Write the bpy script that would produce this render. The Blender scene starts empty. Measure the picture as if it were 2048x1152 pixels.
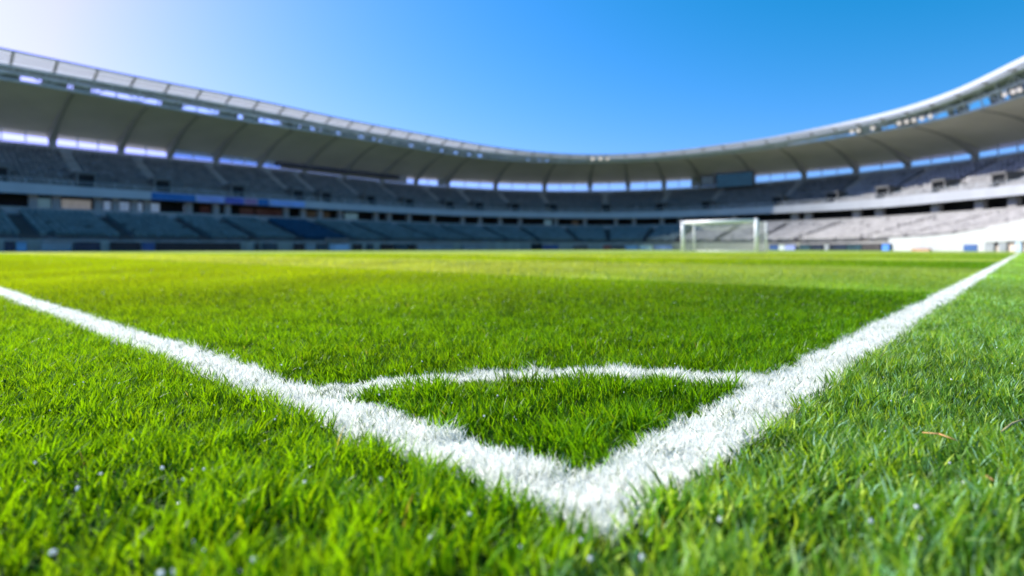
import bpy, bmesh, math, random
import numpy as np
from mathutils import Vector, noise

random.seed(7)
rng = np.random.default_rng(11)
sc = bpy.context.scene
COL = sc.collection

# ------------------------------------------------------------------ camera
F = 1143.0            # focal length in photo pixels (photo is 2048 wide)
HZ = 497.0            # horizon row in the photo
HC = 0.258            # camera height above the soil
cam_d = bpy.data.cameras.new('camera')
cam = bpy.data.objects.new('camera', cam_d)
COL.objects.link(cam)
cam.location = (0, 0, HC)
cam.rotation_euler = (math.radians(90), 0, 0)
cam_d.sensor_width = 36.0
cam_d.lens = 36.0 * F / 2048.0
cam_d.shift_y = -(576.0 - HZ) / 2048.0
cam_d.clip_start = 0.02
cam_d.clip_end = 4000
cam_d.dof.use_dof = True
cam_d.dof.focus_distance = 1.0
cam_d.dof.aperture_fstop = 2.3
cam_d.dof.aperture_blades = 9
sc.camera = cam

R = Vector((0.6695, 0.7428))     # along the touchline
L = Vector((-0.7428, 0.6695))    # along the goal line


def ab(a, b):
    return (R.x * a + L.x * b, R.y * a + L.y * b)


# ------------------------------------------------------------------ helpers
def tag(o, label=None, cat=None, group=None, kind=None):
    if label: o['label'] = label
    if cat: o['category'] = cat
    if group: o['group'] = group
    if kind: o['kind'] = kind
    return o


def empty(name, loc=(0, 0, 0)):
    o = bpy.data.objects.new(name, None)
    o.location = loc
    o.empty_display_size = 0.5
    COL.objects.link(o)
    return o


class MB:
    def __init__(s):
        s.v, s.f = [], []

    def add(s, vs, fs):
        n = len(s.v)
        s.v += [tuple(v) for v in vs]
        s.f += [tuple(i + n for i in f) for f in fs]

    def hexa(s, p):
        """p: 8 points, bottom loop 0-3 and top loop 4-7"""
        s.add(p, [(3, 2, 1, 0), (4, 5, 6, 7), (0, 1, 5, 4), (1, 2, 6, 5), (2, 3, 7, 6), (3, 0, 4, 7)])

    def tube(s, a, b, r0, r1=None, n=8):
        r1 = r0 if r1 is None else r1
        a, b = Vector(a), Vector(b)
        d = (b - a).normalized()
        u = d.cross(Vector((0, 0, 1)) if abs(d.z) < .9 else Vector((1, 0, 0))).normalized()
        w = d.cross(u)
        vs = []
        for p, r in ((a, r0), (b, r1)):
            for k in range(n):
                t = 2 * math.pi * k / n
                vs.append(p + u * (r * math.cos(t)) + w * (r * math.sin(t)))
        fs = [(k, (k + 1) % n, n + (k + 1) % n, n + k) for k in range(n)]
        fs += [tuple(range(n - 1, -1, -1)), tuple(range(n, 2 * n))]
        s.add(vs, fs)

    def build(s, name, m, parent=None, smooth=False, loc=None):
        me = bpy.data.meshes.new(name)
        off = Vector(loc) if loc is not None else None
        vs = s.v if off is None else [tuple(Vector(v) - off) for v in s.v]
        me.from_pydata(vs, [], s.f)
        me.update()
        bm = bmesh.new(); bm.from_mesh(me)
        bmesh.ops.recalc_face_normals(bm, faces=bm.faces)
        bm.to_mesh(me); bm.free()
        if smooth:
            me.polygons.foreach_set('use_smooth', [True] * len(me.polygons))
        if m: me.materials.append(m)
        o = bpy.data.objects.new(name, me)
        COL.objects.link(o)
        if off is not None: o.location = off
        if parent is not None: o.parent = parent
        return o


def mat(name, col, rough=0.7, spec=0.3, metal=0.0, var=0.15, scale=4.0, emit=None, es=0.0, bump=0.0, streak=False):
    m = bpy.data.materials.new(name)
    m.use_nodes = True
    nt = m.node_tree
    b = nt.nodes['Principled BSDF']
    b.inputs['Roughness'].default_value = rough
    b.inputs['Specular IOR Level'].default_value = spec
    b.inputs['Metallic'].default_value = metal
    tc = nt.nodes.new('ShaderNodeTexCoord')
    nz = nt.nodes.new('ShaderNodeTexNoise')
    nz.inputs['Scale'].default_value = scale
    nz.inputs['Detail'].default_value = 5
    src = tc.outputs['Object']
    if streak:
        mp = nt.nodes.new('ShaderNodeMapping')
        mp.inputs['Scale'].default_value = (1, 1, 0.12)
        nt.links.new(src, mp.inputs['Vector']); src = mp.outputs['Vector']
    nt.links.new(src, nz.inputs['Vector'])
    cr = nt.nodes.new('ShaderNodeValToRGB')
    c = np.array(col)
    cr.color_ramp.elements[0].position = 0.3
    cr.color_ramp.elements[1].position = 0.72
    cr.color_ramp.elements[0].color = (*np.clip(c * (1 - var), 0, 1), 1)
    cr.color_ramp.elements[1].color = (*np.clip(c * (1 + var), 0, 1), 1)
    nt.links.new(nz.outputs['Fac'], cr.inputs['Fac'])
    nt.links.new(cr.outputs['Color'], b.inputs['Base Color'])
    if bump:
        bp = nt.nodes.new('ShaderNodeBump')
        bp.inputs['Strength'].default_value = bump
        bp.inputs['Distance'].default_value = 0.02
        nt.links.new(nz.outputs['Fac'], bp.inputs['Height'])
        nt.links.new(bp.outputs['Normal'], b.inputs['Normal'])
    if emit:
        b.inputs['Emission Color'].default_value = (*emit, 1)
        b.inputs['Emission Strength'].default_value = es
    return m


M = dict(
    concrete=mat('concrete', (.36, .35, .33), .85, .2, var=.18, scale=.8, streak=True),
    concrete_light=mat('pale_concrete', (.46, .44, .41), .85, .2, var=.15, scale=.7),
    entrance=mat('entrance_concrete', (.17, .165, .16), .85, .2, var=.15, scale=.7),
    fascia=mat('fascia_paint', (.43, .45, .47), .5, .4, var=.08, scale=.5, streak=True),
    white=mat('white_wall', (.50, .51, .52), .55, .3, var=.06, scale=.6, streak=True),
    pink=mat('rosy_render', (.60, .50, .46), .8, .2, var=.1, scale=.6),
    seat_grey_lit=mat('sunlit_grey_seat', (.37, .355, .34), .5, .35, var=.3, scale=.9),  # sunlit copy of the seat colour, for the lower tier's lit end
    seat_upper_lit=mat('sunlit_upper_seat', (.34, .335, .33), .5, .35, var=.3, scale=.9),  # sunlit copy of the seat colour, upper tier
    seat_upper_shaded=mat('shaded_upper_seat', (.205, .19, .175), .5, .35, var=.3, scale=.9),  # shaded copy: the upper tier's shade is put into the seat colour
    seat_blue_shaded=mat('shaded_blue_seat', (.14, .19, .19), .45, .35, var=.3, scale=.9),  # bluish shaded copy: the lower tier's shade is put into the colour
    seat_navy=mat('navy_seat', (.008, .06, .12), .45, .35, var=.3, scale=.9),
    terrace=mat('terrace', (.16, .165, .17), .9, .2, var=.2, scale=.9),
    aisle=mat('aisle', (.36, .32, .27), .9, .2, var=.2, scale=.9),
    aisle_dark=mat('dark_aisle', (.12, .105, .095), .9, .2, var=.25, scale=.9),
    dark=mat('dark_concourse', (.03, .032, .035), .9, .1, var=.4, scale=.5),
    column=mat('column', (.34, .33, .31), .8, .2, var=.12, scale=.6),
    soffit=mat('roof_soffit', (.80, .73, .71), .6, .3, var=.12, scale=.15),
    beam=mat('roof_steel', (.44, .41, .39), .5, .4, var=.12, scale=.3),
    roof_top=mat('roof_sheet', (.5, .52, .55), .4, .4, metal=.3, var=.08, scale=.3),
    catwalk=mat('catwalk_steel', (.20, .22, .22), .5, .4, var=.5, scale=.5),
    truss=mat('truss_steel', (.50, .54, .56), .4, .4, var=.15, scale=.6),
    rim=mat('rim_paint', (.50, .53, .58), .4, .4, var=.06, scale=.4),
    post=mat('white_post', (.90, .90, .90), .35, .5, var=.03, scale=3),
    navy=mat('navy_board', (.012, .025, .055), .4, .4, var=.5, scale=.7),
    black=mat('black_board', (.008, .011, .016), .4, .4, var=.5, scale=.7),
    teal=mat('teal_board', (.02, .06, .085), .4, .4, var=.4, scale=.7),
    charcoal=mat('charcoal_board', (.05, .045, .05), .5, .4, var=.3, scale=.7),
    midblue=mat('mid_blue_board', (.05, .11, .30), .4, .4, var=.25, scale=.7),
    steelblue=mat('steel_blue_board', (.16, .34, .55), .4, .4, var=.2, scale=.9),
    azure=mat('azure_board', (.10, .28, .80), .4, .4, var=.2, scale=.9),
    paleblue=mat('pale_blue_board', (.42, .55, .75), .4, .4, var=.2, scale=.9),
    periwinkle=mat('periwinkle_board', (.36, .42, .85), .4, .4, var=.2, scale=.9),
    whiteb=mat('white_board', (.70, .76, .80), .4, .4, var=.12, scale=.9),
    greyb=mat('grey_board', (.30, .32, .36), .5, .4, var=.2, scale=.9),
    brown=mat('brown_board', (.20, .16, .15), .6, .3, var=.3, scale=.9),
    red=mat('red_board', (.42, .12, .09), .6, .3, var=.2, scale=.9),
    orange=mat('orange_barrier', (.75, .33, .18), .5, .3, var=.2, scale=.9),
    cobalt=mat('cobalt_banner', (.02, .15, .42), .5, .3, var=.25, scale=.7),
    lilac=mat('lilac_banner', (.33, .38, .72), .5, .3, var=.25, scale=.7),
    indigo=mat('indigo_banner', (.12, .13, .46), .5, .3, var=.5, scale=.9),
    rose=mat('rose_banner', (.38, .20, .36), .5, .3, var=.3, scale=.9),
    skybanner=mat('sky_blue_banner', (.28, .42, .78), .5, .3, var=.2, scale=.7),
    screen=mat('dark_screen', (.008, .03, .05), .25, .5, var=.6, scale=.8, emit=(.01, .06, .10), es=.25),
    glow_pale=mat('sky_glow_pane', (.5, .6, .7), .4, .4, emit=(.30, .45, .72), es=.2, var=.2, scale=1),  # sky reflected in the panes, added as a glow
    glow_white=mat('white_glow_pane', (.38, .38, .39), .4, .4, emit=(.55, .53, .52), es=.15, var=.3, scale=1),  # whitish reflection, also an added glow
    glow_teal=mat('teal_glow_pane', (.2, .3, .35), .4, .4, emit=(.07, .14, .19), es=.4, var=.3, scale=1),  # dim teal reflection, also an added glow
    glow_red=mat('red_glow_kiosk', (.07, .045, .05), .4, .4, emit=(.20, .07, .06), es=.03, var=.4, scale=1),  # faint glow added to the red kiosk fronts, no lamp behind
    glow_amber=mat('amber_glow_kiosk', (.09, .08, .065), .4, .4, emit=(.14, .11, .07), es=.06, var=.5, scale=1.4),  # faint glow added to the amber kiosk fronts, no lamp behind
    lamp=mat('lit_lamp', (.3, .3, .3), .3, .5, emit=(1, .90, .82), es=.42, var=.05),
)


def poly_mat():
    m = bpy.data.materials.new('polycarbonate_sheet')
    m.use_nodes = True
    nt = m.node_tree
    nt.nodes.remove(nt.nodes['Principled BSDF'])
    out = nt.nodes['Material Output']
    d = nt.nodes.new('ShaderNodeBsdfDiffuse'); d.inputs['Color'].default_value = (.66, .69, .72, 1)
    t = nt.nodes.new('ShaderNodeBsdfTranslucent'); t.inputs['Color'].default_value = (.66, .67, .69, 1)
    tr = nt.nodes.new('ShaderNodeBsdfTransparent'); tr.inputs['Color'].default_value = (.9, .93, .96, 1)
    mx = nt.nodes.new('ShaderNodeMixShader'); mx.inputs[0].default_value = .7
    m2 = nt.nodes.new('ShaderNodeMixShader'); m2.inputs[0].default_value = .15
    nt.links.new(d.outputs[0], mx.inputs[1]); nt.links.new(t.outputs[0], mx.inputs[2])
    nt.links.new(mx.outputs[0], m2.inputs[1]); nt.links.new(tr.outputs[0], m2.inputs[2])
    nt.links.new(m2.outputs[0], out.inputs['Surface'])
    return m


def pane_mat(tint=(.93, .96, .97)):
    m = bpy.data.materials.new('window_glass')
    m.use_nodes = True
    nt = m.node_tree
    nt.nodes.remove(nt.nodes['Principled BSDF'])
    out = nt.nodes['Material Output']
    tr = nt.nodes.new('ShaderNodeBsdfTransparent'); tr.inputs['Color'].default_value = (*tint, 1)
    g = nt.nodes.new('ShaderNodeBsdfGlossy'); g.inputs['Roughness'].default_value = .05
    mx = nt.nodes.new('ShaderNodeMixShader'); mx.inputs[0].default_value = .05
    nt.links.new(tr.outputs[0], mx.inputs[1]); nt.links.new(g.outputs[0], mx.inputs[2])
    nt.links.new(mx.outputs[0], out.inputs['Surface'])
    return m


M['poly'] = poly_mat()
M['pane'] = pane_mat()
M['pane_tint'] = pane_mat((.22, .36, .50))

# ------------------------------------------------------------------ the bowl's plan
U = 7.0
pts_ab = [(-9, 11.25), (-4, 11.25), (1, 11.25), (4, 11.25), (7, 11.2), (9.6, 10.95), (11.2, 10.35), (12.6, 9.4), (13.5, 8.3),
          (14.05, 6.9), (14.25, 5.4), (14.2, 3.9), (13.85, 2.6), (13.1, 1.3), (12.0, .05), (10.4, -1.1), (8.2, -1.9), (5, -2.2), (1, -2.2), (-3, -2.2)]
ctrl = np.array([ab(a * U, b * U) for a, b in pts_ab])


def catmull(P, n=40):
    out = []
    for i in range(1, len(P) - 2):
        p0, p1, p2, p3 = P[i - 1], P[i], P[i + 1], P[i + 2]
        for k in range(n):
            t = k / n
            out.append(.5 * ((2 * p1) + (-p0 + p2) * t + (2 * p0 - 5 * p1 + 4 * p2 - p3) * t * t + (-p0 + 3 * p1 - 3 * p2 + p3) * t ** 3))
    return np.array(out)


dense = catmull(ctrl)
for _ in range(60):      # even out the curvature
    dense[1:-1] = .5 * dense[1:-1] + .25 * (dense[:-2] + dense[2:])
seg = np.r_[0, np.cumsum(np.linalg.norm(np.diff(dense, axis=0), axis=1))]
SMAX = seg[-1]
DS = 0.5
S = np.arange(0, SMAX, DS)
RP = np.c_[np.interp(S, seg, dense[:, 0]), np.interp(S, seg, dense[:, 1])]
T = np.gradient(RP, axis=0); T /= np.linalg.norm(T, axis=1)[:, None]
N = np.c_[-T[:, 1], T[:, 0]]          # outward (the curve runs with the pitch on its right)
for _ in range(40):
    N[1:-1] = .5 * N[1:-1] + .25 * (N[:-2] + N[2:])
N /= np.linalg.norm(N, axis=1)[:, None]

TAB = {
    'wall': ([0, 200, 400, 695, 912, 1200, 1400, 1600, 1700, 1776, 1895, 1975, 2048], [477, 480, 481.5, 483, 483.5, 485, 485, 485.5, 485, 481, 475, 463, 444]),
    'lowtop': ([0, 256, 512, 695, 912, 1000, 1200, 1380, 1510, 1640, 1762, 1850, 2048], [412, 422, 431, 439, 447, 449, 451, 448, 443, 439, 433, 427, 413]),
    'fasbot': ([0, 256, 512, 695, 912, 1000, 1100, 1200, 1312, 1380, 1510, 1600, 1700, 1762, 1850, 2048], [385, 397, 410, 421, 432, 434, 436, 437, 436, 434, 428, 424, 419, 416, 407, 389]),
    'fastop': ([0, 256, 512, 695, 912, 1000, 1100, 1200, 1312, 1380, 1510, 1600, 1700, 1762, 1850, 2048], [362, 380, 395.5, 407, 420, 422, 424, 425, 423, 420.5, 414, 409, 402, 397, 386, 369]),
    'tiertop': ([0, 100, 240, 512, 695, 820, 990, 1090, 1200, 1312, 1380, 1510, 1610, 1710, 1815, 1945, 2048], [281, 290, 306, 331, 353, 368, 379, 382, 382, 379, 375.5, 366, 356.5, 345, 334, 319, 302]),
    'wintop': ([0, 100, 240, 330, 512, 695, 820, 912, 990, 1090, 1200, 1312, 1380, 1510, 1610, 1710, 1815, 1945, 2048], [254, 267, 285, 297, 318, 340, 353, 359, 363, 365, 364, 360, 356, 347, 338.5, 330, 318, 299, 278]),
    'edge': ([0, 100, 256, 400, 512, 695, 912, 1000, 1100, 1200, 1312, 1380, 1510, 1640, 1736, 1850, 1936, 2048], [160, 175, 204, 230, 247, 275, 311, 321, 326, 326, 322, 316, 302, 284, 268, 250, 229, 192]),
    'panbot': ([0, 256, 512, 695, 912, 1000, 1200, 1312, 1510, 1736, 1850, 1936, 2048], [127, 173, 219, 257, 294, 307, 318, 314, 293, 250, 221, 189, 130]),
    'top': ([0, 256, 512, 695, 912, 1000, 1100, 1200, 1312, 1380, 1536, 1736, 1762, 1850, 1936, 2048], [96, 152, 200, 241, 281, 297, 308, 311, 306, 299, 278, 236, 230, 206, 176, 110]),
}
OFF = {'wall': -13.0, 'lowtop': -.6, 'fasbot': 0.0, 'fastop': 0.0, 'tiertop': 12.5, 'wintop': 12.6, 'edge': 1.2, 'panbot': 0.2, 'top': -1.8}


def heights(key):
    q = RP + N * OFF[key]
    z = q[:, 1]
    x = 1024 + F * q[:, 0] / np.maximum(z, 1e-3)
    ok = (z > 5) & (x >= 0) & (x <= 2048)
    idx = np.where(ok)[0]
    h = np.zeros(len(S))
    y = np.interp(x[idx], TAB[key][0], TAB[key][1])
    h[idx] = HC + (HZ - y) / F * z[idx]
    h[:idx[0]] = h[idx[0]]; h[idx[-1]:] = h[idx[-1]]
    pad = 40
    hp = np.r_[np.full(pad, h[0]), h, np.full(pad, h[-1])]
    for _ in range(160):
        hp[1:-1] = .5 * hp[1:-1] + .25 * (hp[:-2] + hp[2:])
    return hp[pad:-pad], idx[0] * DS, idx[-1] * DS


HT = {}
VIS = {}
for k in TAB:
    HT[k], lo, hi = heights(k)
    VIS[k] = (lo, hi)
S_LO, S_HI = VIS['fastop']


def hgt(key, s):
    return float(np.interp(s, S, HT[key]))


def at(s, off, z):
    p0 = np.array([np.interp(s, S, RP[:, 0]), np.interp(s, S, RP[:, 1])])
    n0 = np.array([np.interp(s, S, N[:, 0]), np.interp(s, S, N[:, 1])])
    p = p0 + n0 * off
    return Vector((p[0], p[1], z))


def s_of(x, off=0.0):
    """arc length at which the bowl's curve, pushed out by off, is seen in direction x"""
    q = RP + N * off
    u = q[:, 0] / np.maximum(q[:, 1], 1e-3)
    u = np.where(q[:, 1] > 3, u, np.where(q[:, 0] < 0, -50, 50))
    d = u - (x - 1024) / F
    i = np.where(np.sign(d[:-1]) != np.sign(d[1:]))[0]
    i = i[0] if len(i) else (0 if x < 1024 else len(S) - 2)
    t = d[i] / (d[i] - d[i + 1]) if d[i] != d[i + 1] else 0
    return float(S[i] + DS * t)


def samples(s0, s1, step=1.5):
    n = max(1, int(math.ceil((s1 - s0) / step)))
    return [s0 + (s1 - s0) * k / n for k in range(n + 1)]


def loft(mb, s0, s1, prof, step=1.5, closed=True):
    """prof(s) -> list of (off, z); sweeps it between s0 and s1"""
    ss = samples(s0, s1, step)
    rows = [[at(s, o, z) for o, z in prof(s)] for s in ss]
    m = len(rows[0])
    vs = [v for r in rows for v in r]
    fs = []
    for i in range(len(rows) - 1):
        for j in range(m if closed else m - 1):
            k = (j + 1) % m
            fs.append((i * m + j, i * m + k, (i + 1) * m + k, (i + 1) * m + j))
    if closed:
        fs.append(tuple(range(m))); fs.append(tuple((len(rows) - 1) * m + j for j in range(m - 1, -1, -1)))
    mb.add(vs, fs)


def box_at(mb, s, off, z0, z1, w, d):
    """upright box w wide along the ring, from off to off+d outwards"""
    c = at(s, off, 0)
    t = (at(s + .2, off, 0) - at(s - .2, off, 0)).normalized()
    n = Vector((-t.y, t.x, 0))
    p = []
    for z in (z0, z1):
        for a, b in ((-w / 2, 0), (w / 2, 0), (w / 2, d), (-w / 2, d)):
            q = c + t * a + n * b
            p.append((q.x, q.y, z))
    mb.hexa(p)


S_END = float(S[-1])
stadium = empty('stadium', (0, 100, 0))
tag(stadium, 'grey oval football stadium bowl with two tiers of empty seats under a curved roof', 'stadium')
PO = Vector((0, 100, 0))      # the stadium's own origin


def part(mb, name, m, parent=None, smooth=False):
    if parent is None or parent is stadium:
        o = mb.build(name, m, stadium, smooth, loc=None)
        o.location = -PO
        # keep geometry in world coordinates; the empty sits at PO
        return o
    o = mb.build(name, m, parent, smooth)
    return o


VIEW0, VIEW1 = S_LO - 4, S_HI + 4

# ---- columns / ribs of the upper level, seen in the photo at these columns
rib_x = [105, 242, 340, 432, 520, 610, 690, 765, 832, 895, 991, 1089, 1180, 1256, 1328, 1400, 1506, 1608, 1712, 1815, 1950]
rib_s = sorted(s_of(x, 12.6) for x in rib_x)
s = rib_s[0] - 12
while s > 4: rib_s.insert(0, s); s -= 12
s = rib_s[-1] + 9
while s < S_END - 4: rib_s.append(s); s += 9

# ---- aisles (upper): each with an entrance
vom_x = [-6, 170, 322, 472, 592, 648, 737, 814, 896, 955, 1028, 1105, 1212, 1320, 1414, 1557, 1668, 1772, 1886, 2010]
vom_s = sorted(s_of(x, 2.5) for x in vom_x)
for k in range(1, 5):
    vom_s.insert(0, vom_s[0] - 14)
    vom_s.append(vom_s[-1] + 12)
vom_s = [v for v in vom_s if 3 < v < S_END - 3]
# ---- aisles (lower)
low_x = [-60, 40, 225, 375, 470, 560, 660, 735, 830, 910, 985, 1055, 1140, 1215, 1300, 1375, 1458, 1548, 1640, 1800, 1905, 2030]
low_s = sorted(s_of(x, -6.5) for x in low_x)
for k in range(1, 6):
    low_s.insert(0, low_s[0] - 12)
    low_s.append(low_s[-1] + 11)
low_s = [v for v in low_s if 3 < v < S_END - 3]


def tier_z(kind, s, t):
    if kind == 'lower':
        return hgt('wall', s) * (1 - t) + (hgt('lowtop', s) - .75) * t
    return (hgt('fastop', s) - .45) * (1 - t) + (hgt('tiertop', s) - .75) * t


def tier_o(kind, t):
    if kind == 'lower':
        return -12.6 + (12.6 - .6) * t
    return .35 + (12.5 - .35) * t


def seating(kind, s0, s1, rows, seat_m, w_aisle=1.3, label=None):
    a, b = s0 + w_aisle / 2, s1 - w_aisle / 2
    mb = MB()

    def prof(s):
        out = []
        for i in range(rows):
            t0, t1 = i / rows, (i + 1) / rows
            z = tier_z(kind, s, t0) if i else tier_z(kind, s, 0)
            out.append((tier_o(kind, t0), z)); out.append((tier_o(kind, t1), z))
        out.append((tier_o(kind, 1), tier_z(kind, s, 1) - .02))
        out.append((tier_o(kind, 1), tier_z(kind, s, 1) - .8))
        out.append((tier_o(kind, 0), tier_z(kind, s, 0) - .6))
        return out
    loft(mb, a, b, prof, 2.5)
    blk = part(mb, 'seating_block', M['terrace'])
    if label: blk['label'] = label
    if b > VIEW0 - 12 and a < VIEW1 + 12:
        V, Fc = [], []
        n = max(1, int((b - a) / .55))
        for i in range(rows):
            tb = (i + .78) / rows
            ob = tier_o(kind, tb)
            for k in range(n):
                s = a + (b - a) * (k + .5) / n
                if random.random() < .03: continue
                z = tier_z(kind, s, i / rows)
                c = at(s, ob, z)
                t = (at(s + .2, ob, 0) - at(s - .2, ob, 0)).normalized()
                nn = Vector((-t.y, t.x, 0))
                w = .21
                base = len(V)
                up = random.random() < .85          # tip-up pans
                for (da, dn, dz) in ((-w, .02, .3), (w, .02, .3), (w, .1, .78), (-w, .1, .78), (-w, .09, .3), (w, .09, .3), (w, .16, .77), (-w, .16, .77)):
                    q = c + t * da + nn * dn; V.append((q.x, q.y, z + dz))
                Fc += [tuple(base + j for j in f) for f in ((0, 1, 2, 3), (7, 6, 5, 4), (3, 2, 6, 7), (1, 5, 6, 2), (0, 3, 7, 4))]
                base = len(V)
                dn1, dz1 = (-.12, .66) if up else (-.4, .42)
                for (da, dn, dz) in ((-w, 0, .38), (w, 0, .38), (w, dn1, dz1), (-w, dn1, dz1), (-w, -.03, .33), (w, -.03, .33), (w, dn1 - .03, dz1 - .05), (-w, dn1 - .03, dz1 - .05)):
                    q = c + t * da + nn * dn; V.append((q.x, q.y, z + dz))
                Fc += [tuple(base + j for j in f) for f in ((0, 1, 2, 3), (7, 6, 5, 4), (3, 2, 6, 7), (1, 5, 6, 2), (0, 3, 7, 4))]
        sb = MB(); sb.v, sb.f = V, Fc
        o = sb.build('seats', seat_m, blk)
        o['kind'] = 'stuff'
    return blk


def aisle(kind, s, rows, t_from=0.0, w=1.3, m='aisle'):
    mb = MB()
    n = rows * 2
    for i in range(n):
        t0, t1 = i / n, (i + 1) / n
        if t0 < t_from: continue
        z = tier_z(kind, s, t0) + .04
        box_at(mb, s, tier_o(kind, t0), z - .7, z, w - .03, tier_o(kind, t1) - tier_o(kind, t0) - .004)
    part(mb, 'aisle_stairs', M[m])


ROWS_L, ROWS_U = 13, 14
x_of = lambda s, off: 1024 + F * at(s, off, 0).x / max(at(s, off, 0).y, .1)
edges = [0.5] + low_s + [S_END - .5]
s_lit_low = s_of(1395, -6)
for i in range(len(edges) - 1):
    xm = x_of(.5 * (edges[i] + edges[i + 1]), -6.5)
    mid = .5 * (edges[i] + edges[i + 1])
    if mid > s_lit_low:
        m, lb = M['seat_grey_lit'], None
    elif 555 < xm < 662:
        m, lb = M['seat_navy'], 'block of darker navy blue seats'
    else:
        m, lb = M['seat_blue_shaded'], None
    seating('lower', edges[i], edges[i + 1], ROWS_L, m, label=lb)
for s in low_s: aisle('lower', s, ROWS_L, m='aisle_dark')
edges = [0.5] + vom_s + [S_END - .5]
s_lit_up = s_of(1700, 6)
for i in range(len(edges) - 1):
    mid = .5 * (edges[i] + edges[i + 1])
    seating('upper', edges[i], edges[i + 1], ROWS_U, M['seat_upper_lit'] if mid > s_lit_up else M['seat_upper_shaded'])
for s in vom_s:
    aisle('upper', s, ROWS_U, .26)
    # entrance: pale concrete portal with a dark mouth
    z0 = tier_z('upper', s, 0)
    mb = MB()
    zt = z0 + 2.35
    for sd in (-1, 1):
        box_at(mb, s + sd * .86, 1.7, z0 - .2, zt - .3, .2, 2.6)
    box_at(mb, s, 1.6, zt - .295, zt, 1.94, 2.7)
    box_at(mb, s, 4.305, z0 + 1.2, zt - .3, 1.5, .1)
    e = part(mb, 'entrance', M['entrance'])
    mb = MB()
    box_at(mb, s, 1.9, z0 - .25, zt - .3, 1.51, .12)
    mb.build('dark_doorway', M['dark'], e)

# ---- perimeter wall
mb = MB()
s_white = s_of(1779, -13)
s_pink = s_of(1976, -13)
loft(mb, 0, s_white, lambda s: [(-13.1, -.3), (-13.1, hgt('wall', s)), (-12.65, hgt('wall', s)), (-12.65, -.3)])
part(mb, 'perimeter_wall', M['concrete'])
mb = MB()
loft(mb, s_white, s_pink, lambda s: [(-13.1, -.3), (-13.1, hgt('wall', s) + .25), (-12.65, hgt('wall', s) + .25), (-12.65, -.3)])
o = part(mb, 'perimeter_wall', M['white']); o['label'] = 'bright white stretch of perimeter wall'
mb = MB()
loft(mb, s_pink, S_END, lambda s: [(-13.0, -.3), (-13.0, hgt('wall', s) - 1.4), (-12.6, hgt('wall', s) - 1.4), (-12.6, -.3)])
pw = part(mb, 'perimeter_wall', M['pink']); pw['label'] = 'rosy wall with doorways under the white parapet'
mb = MB()
loft(mb, s_pink, S_END, lambda s: [(-13.25, max(.8, hgt('wall', s) - 1.4)), (-13.25, hgt('wall', s) + .25), (-12.6, hgt('wall', s) + .25), (-12.6, max(.8, hgt('wall', s) - 1.4))])
part(mb, 'parapet', M['white'])
for x0, x1, yt, mm in ((1929, 1950, 489, 'midblue'), (1970, 1985, 485, 'greyb'), (1998, 2010, 484, 'greyb'), (2031, 2040, 480, 'paleblue')):
    sa, sb_ = s_of(x0, -13.2), s_of(x1, -13.2)
    z1 = HC + (HZ - yt) / F * at(sa, -13.2, 0).y
    mb = MB(); box_at(mb, .5 * (sa + sb_), -13.18, .02, z1, abs(sb_ - sa), .06)
    part(mb, 'wall_window', M[mm])

# ---- concourse between the tiers
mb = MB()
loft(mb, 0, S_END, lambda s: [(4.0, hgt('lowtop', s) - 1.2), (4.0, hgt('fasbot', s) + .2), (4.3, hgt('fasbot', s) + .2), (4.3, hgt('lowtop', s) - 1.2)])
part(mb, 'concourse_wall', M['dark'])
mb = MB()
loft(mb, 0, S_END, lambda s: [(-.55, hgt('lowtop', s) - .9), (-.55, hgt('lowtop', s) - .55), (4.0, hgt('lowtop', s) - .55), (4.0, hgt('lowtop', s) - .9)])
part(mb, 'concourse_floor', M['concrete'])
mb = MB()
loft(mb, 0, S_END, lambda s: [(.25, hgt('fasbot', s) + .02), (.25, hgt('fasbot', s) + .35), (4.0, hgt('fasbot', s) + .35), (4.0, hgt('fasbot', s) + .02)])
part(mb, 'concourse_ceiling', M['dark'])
# low parapet behind the lower tier
mb = MB()
loft(mb, 0, S_END, lambda s: [(-.5, hgt('lowtop', s) - .9), (-.5, hgt('lowtop', s) + .02), (-.35, hgt('lowtop', s) + .02), (-.35, hgt('lowtop', s) - .9)])
part(mb, 'tier_parapet', M['concrete'])
for x in (66, 112, 196, 231, 268, 294, 378, 432, 455, 572, 606, 640, 680, 752, 778, 818, 866, 925, 960, 1000, 1040, 1112, 1170, 1232, 1268, 1324, 1360, 1468, 1590, 1617, 1714, 1759, 1872, 1960, 2027):
    s = s_of(x, 1.2)
    mb = MB(); box_at(mb, s, 1.0, hgt('lowtop', s) - .55, hgt('fasbot', s) + .03, .75 if x < 1500 else 1.1, .7)
    part(mb, 'concourse_pillar', M['column'])
for x0, x1, mm in ((76, 106, 'glow_teal'), (123, 182, 'glow_white'), (207, 226, 'glow_pale'), (237, 262, 'glow_pale'), (272, 290, 'glow_pale'), (300, 319, 'glow_pale'), (368, 379, 'glow_pale'),
                   (400, 420, 'glow_red'), (480, 508, 'glow_red'), (512, 566, 'glow_red'), (610, 660, 'glow_amber'), (690, 716, 'glow_teal'), (1088, 1104, 'glow_teal'), (1143, 1158, 'glow_amber')):
    sa, sb_ = s_of(x0, 3.9), s_of(x1, 3.9)
    s = .5 * (sa + sb_)
    zt = hgt('fasbot', s) - .15
    mb = MB(); box_at(mb, s, 3.9, hgt('lowtop', s) - .1, zt, abs(sb_ - sa), .08)
    part(mb, 'kiosk_front' if mm in ('glow_red', 'glow_amber') else 'concourse_window', M[mm])

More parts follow.
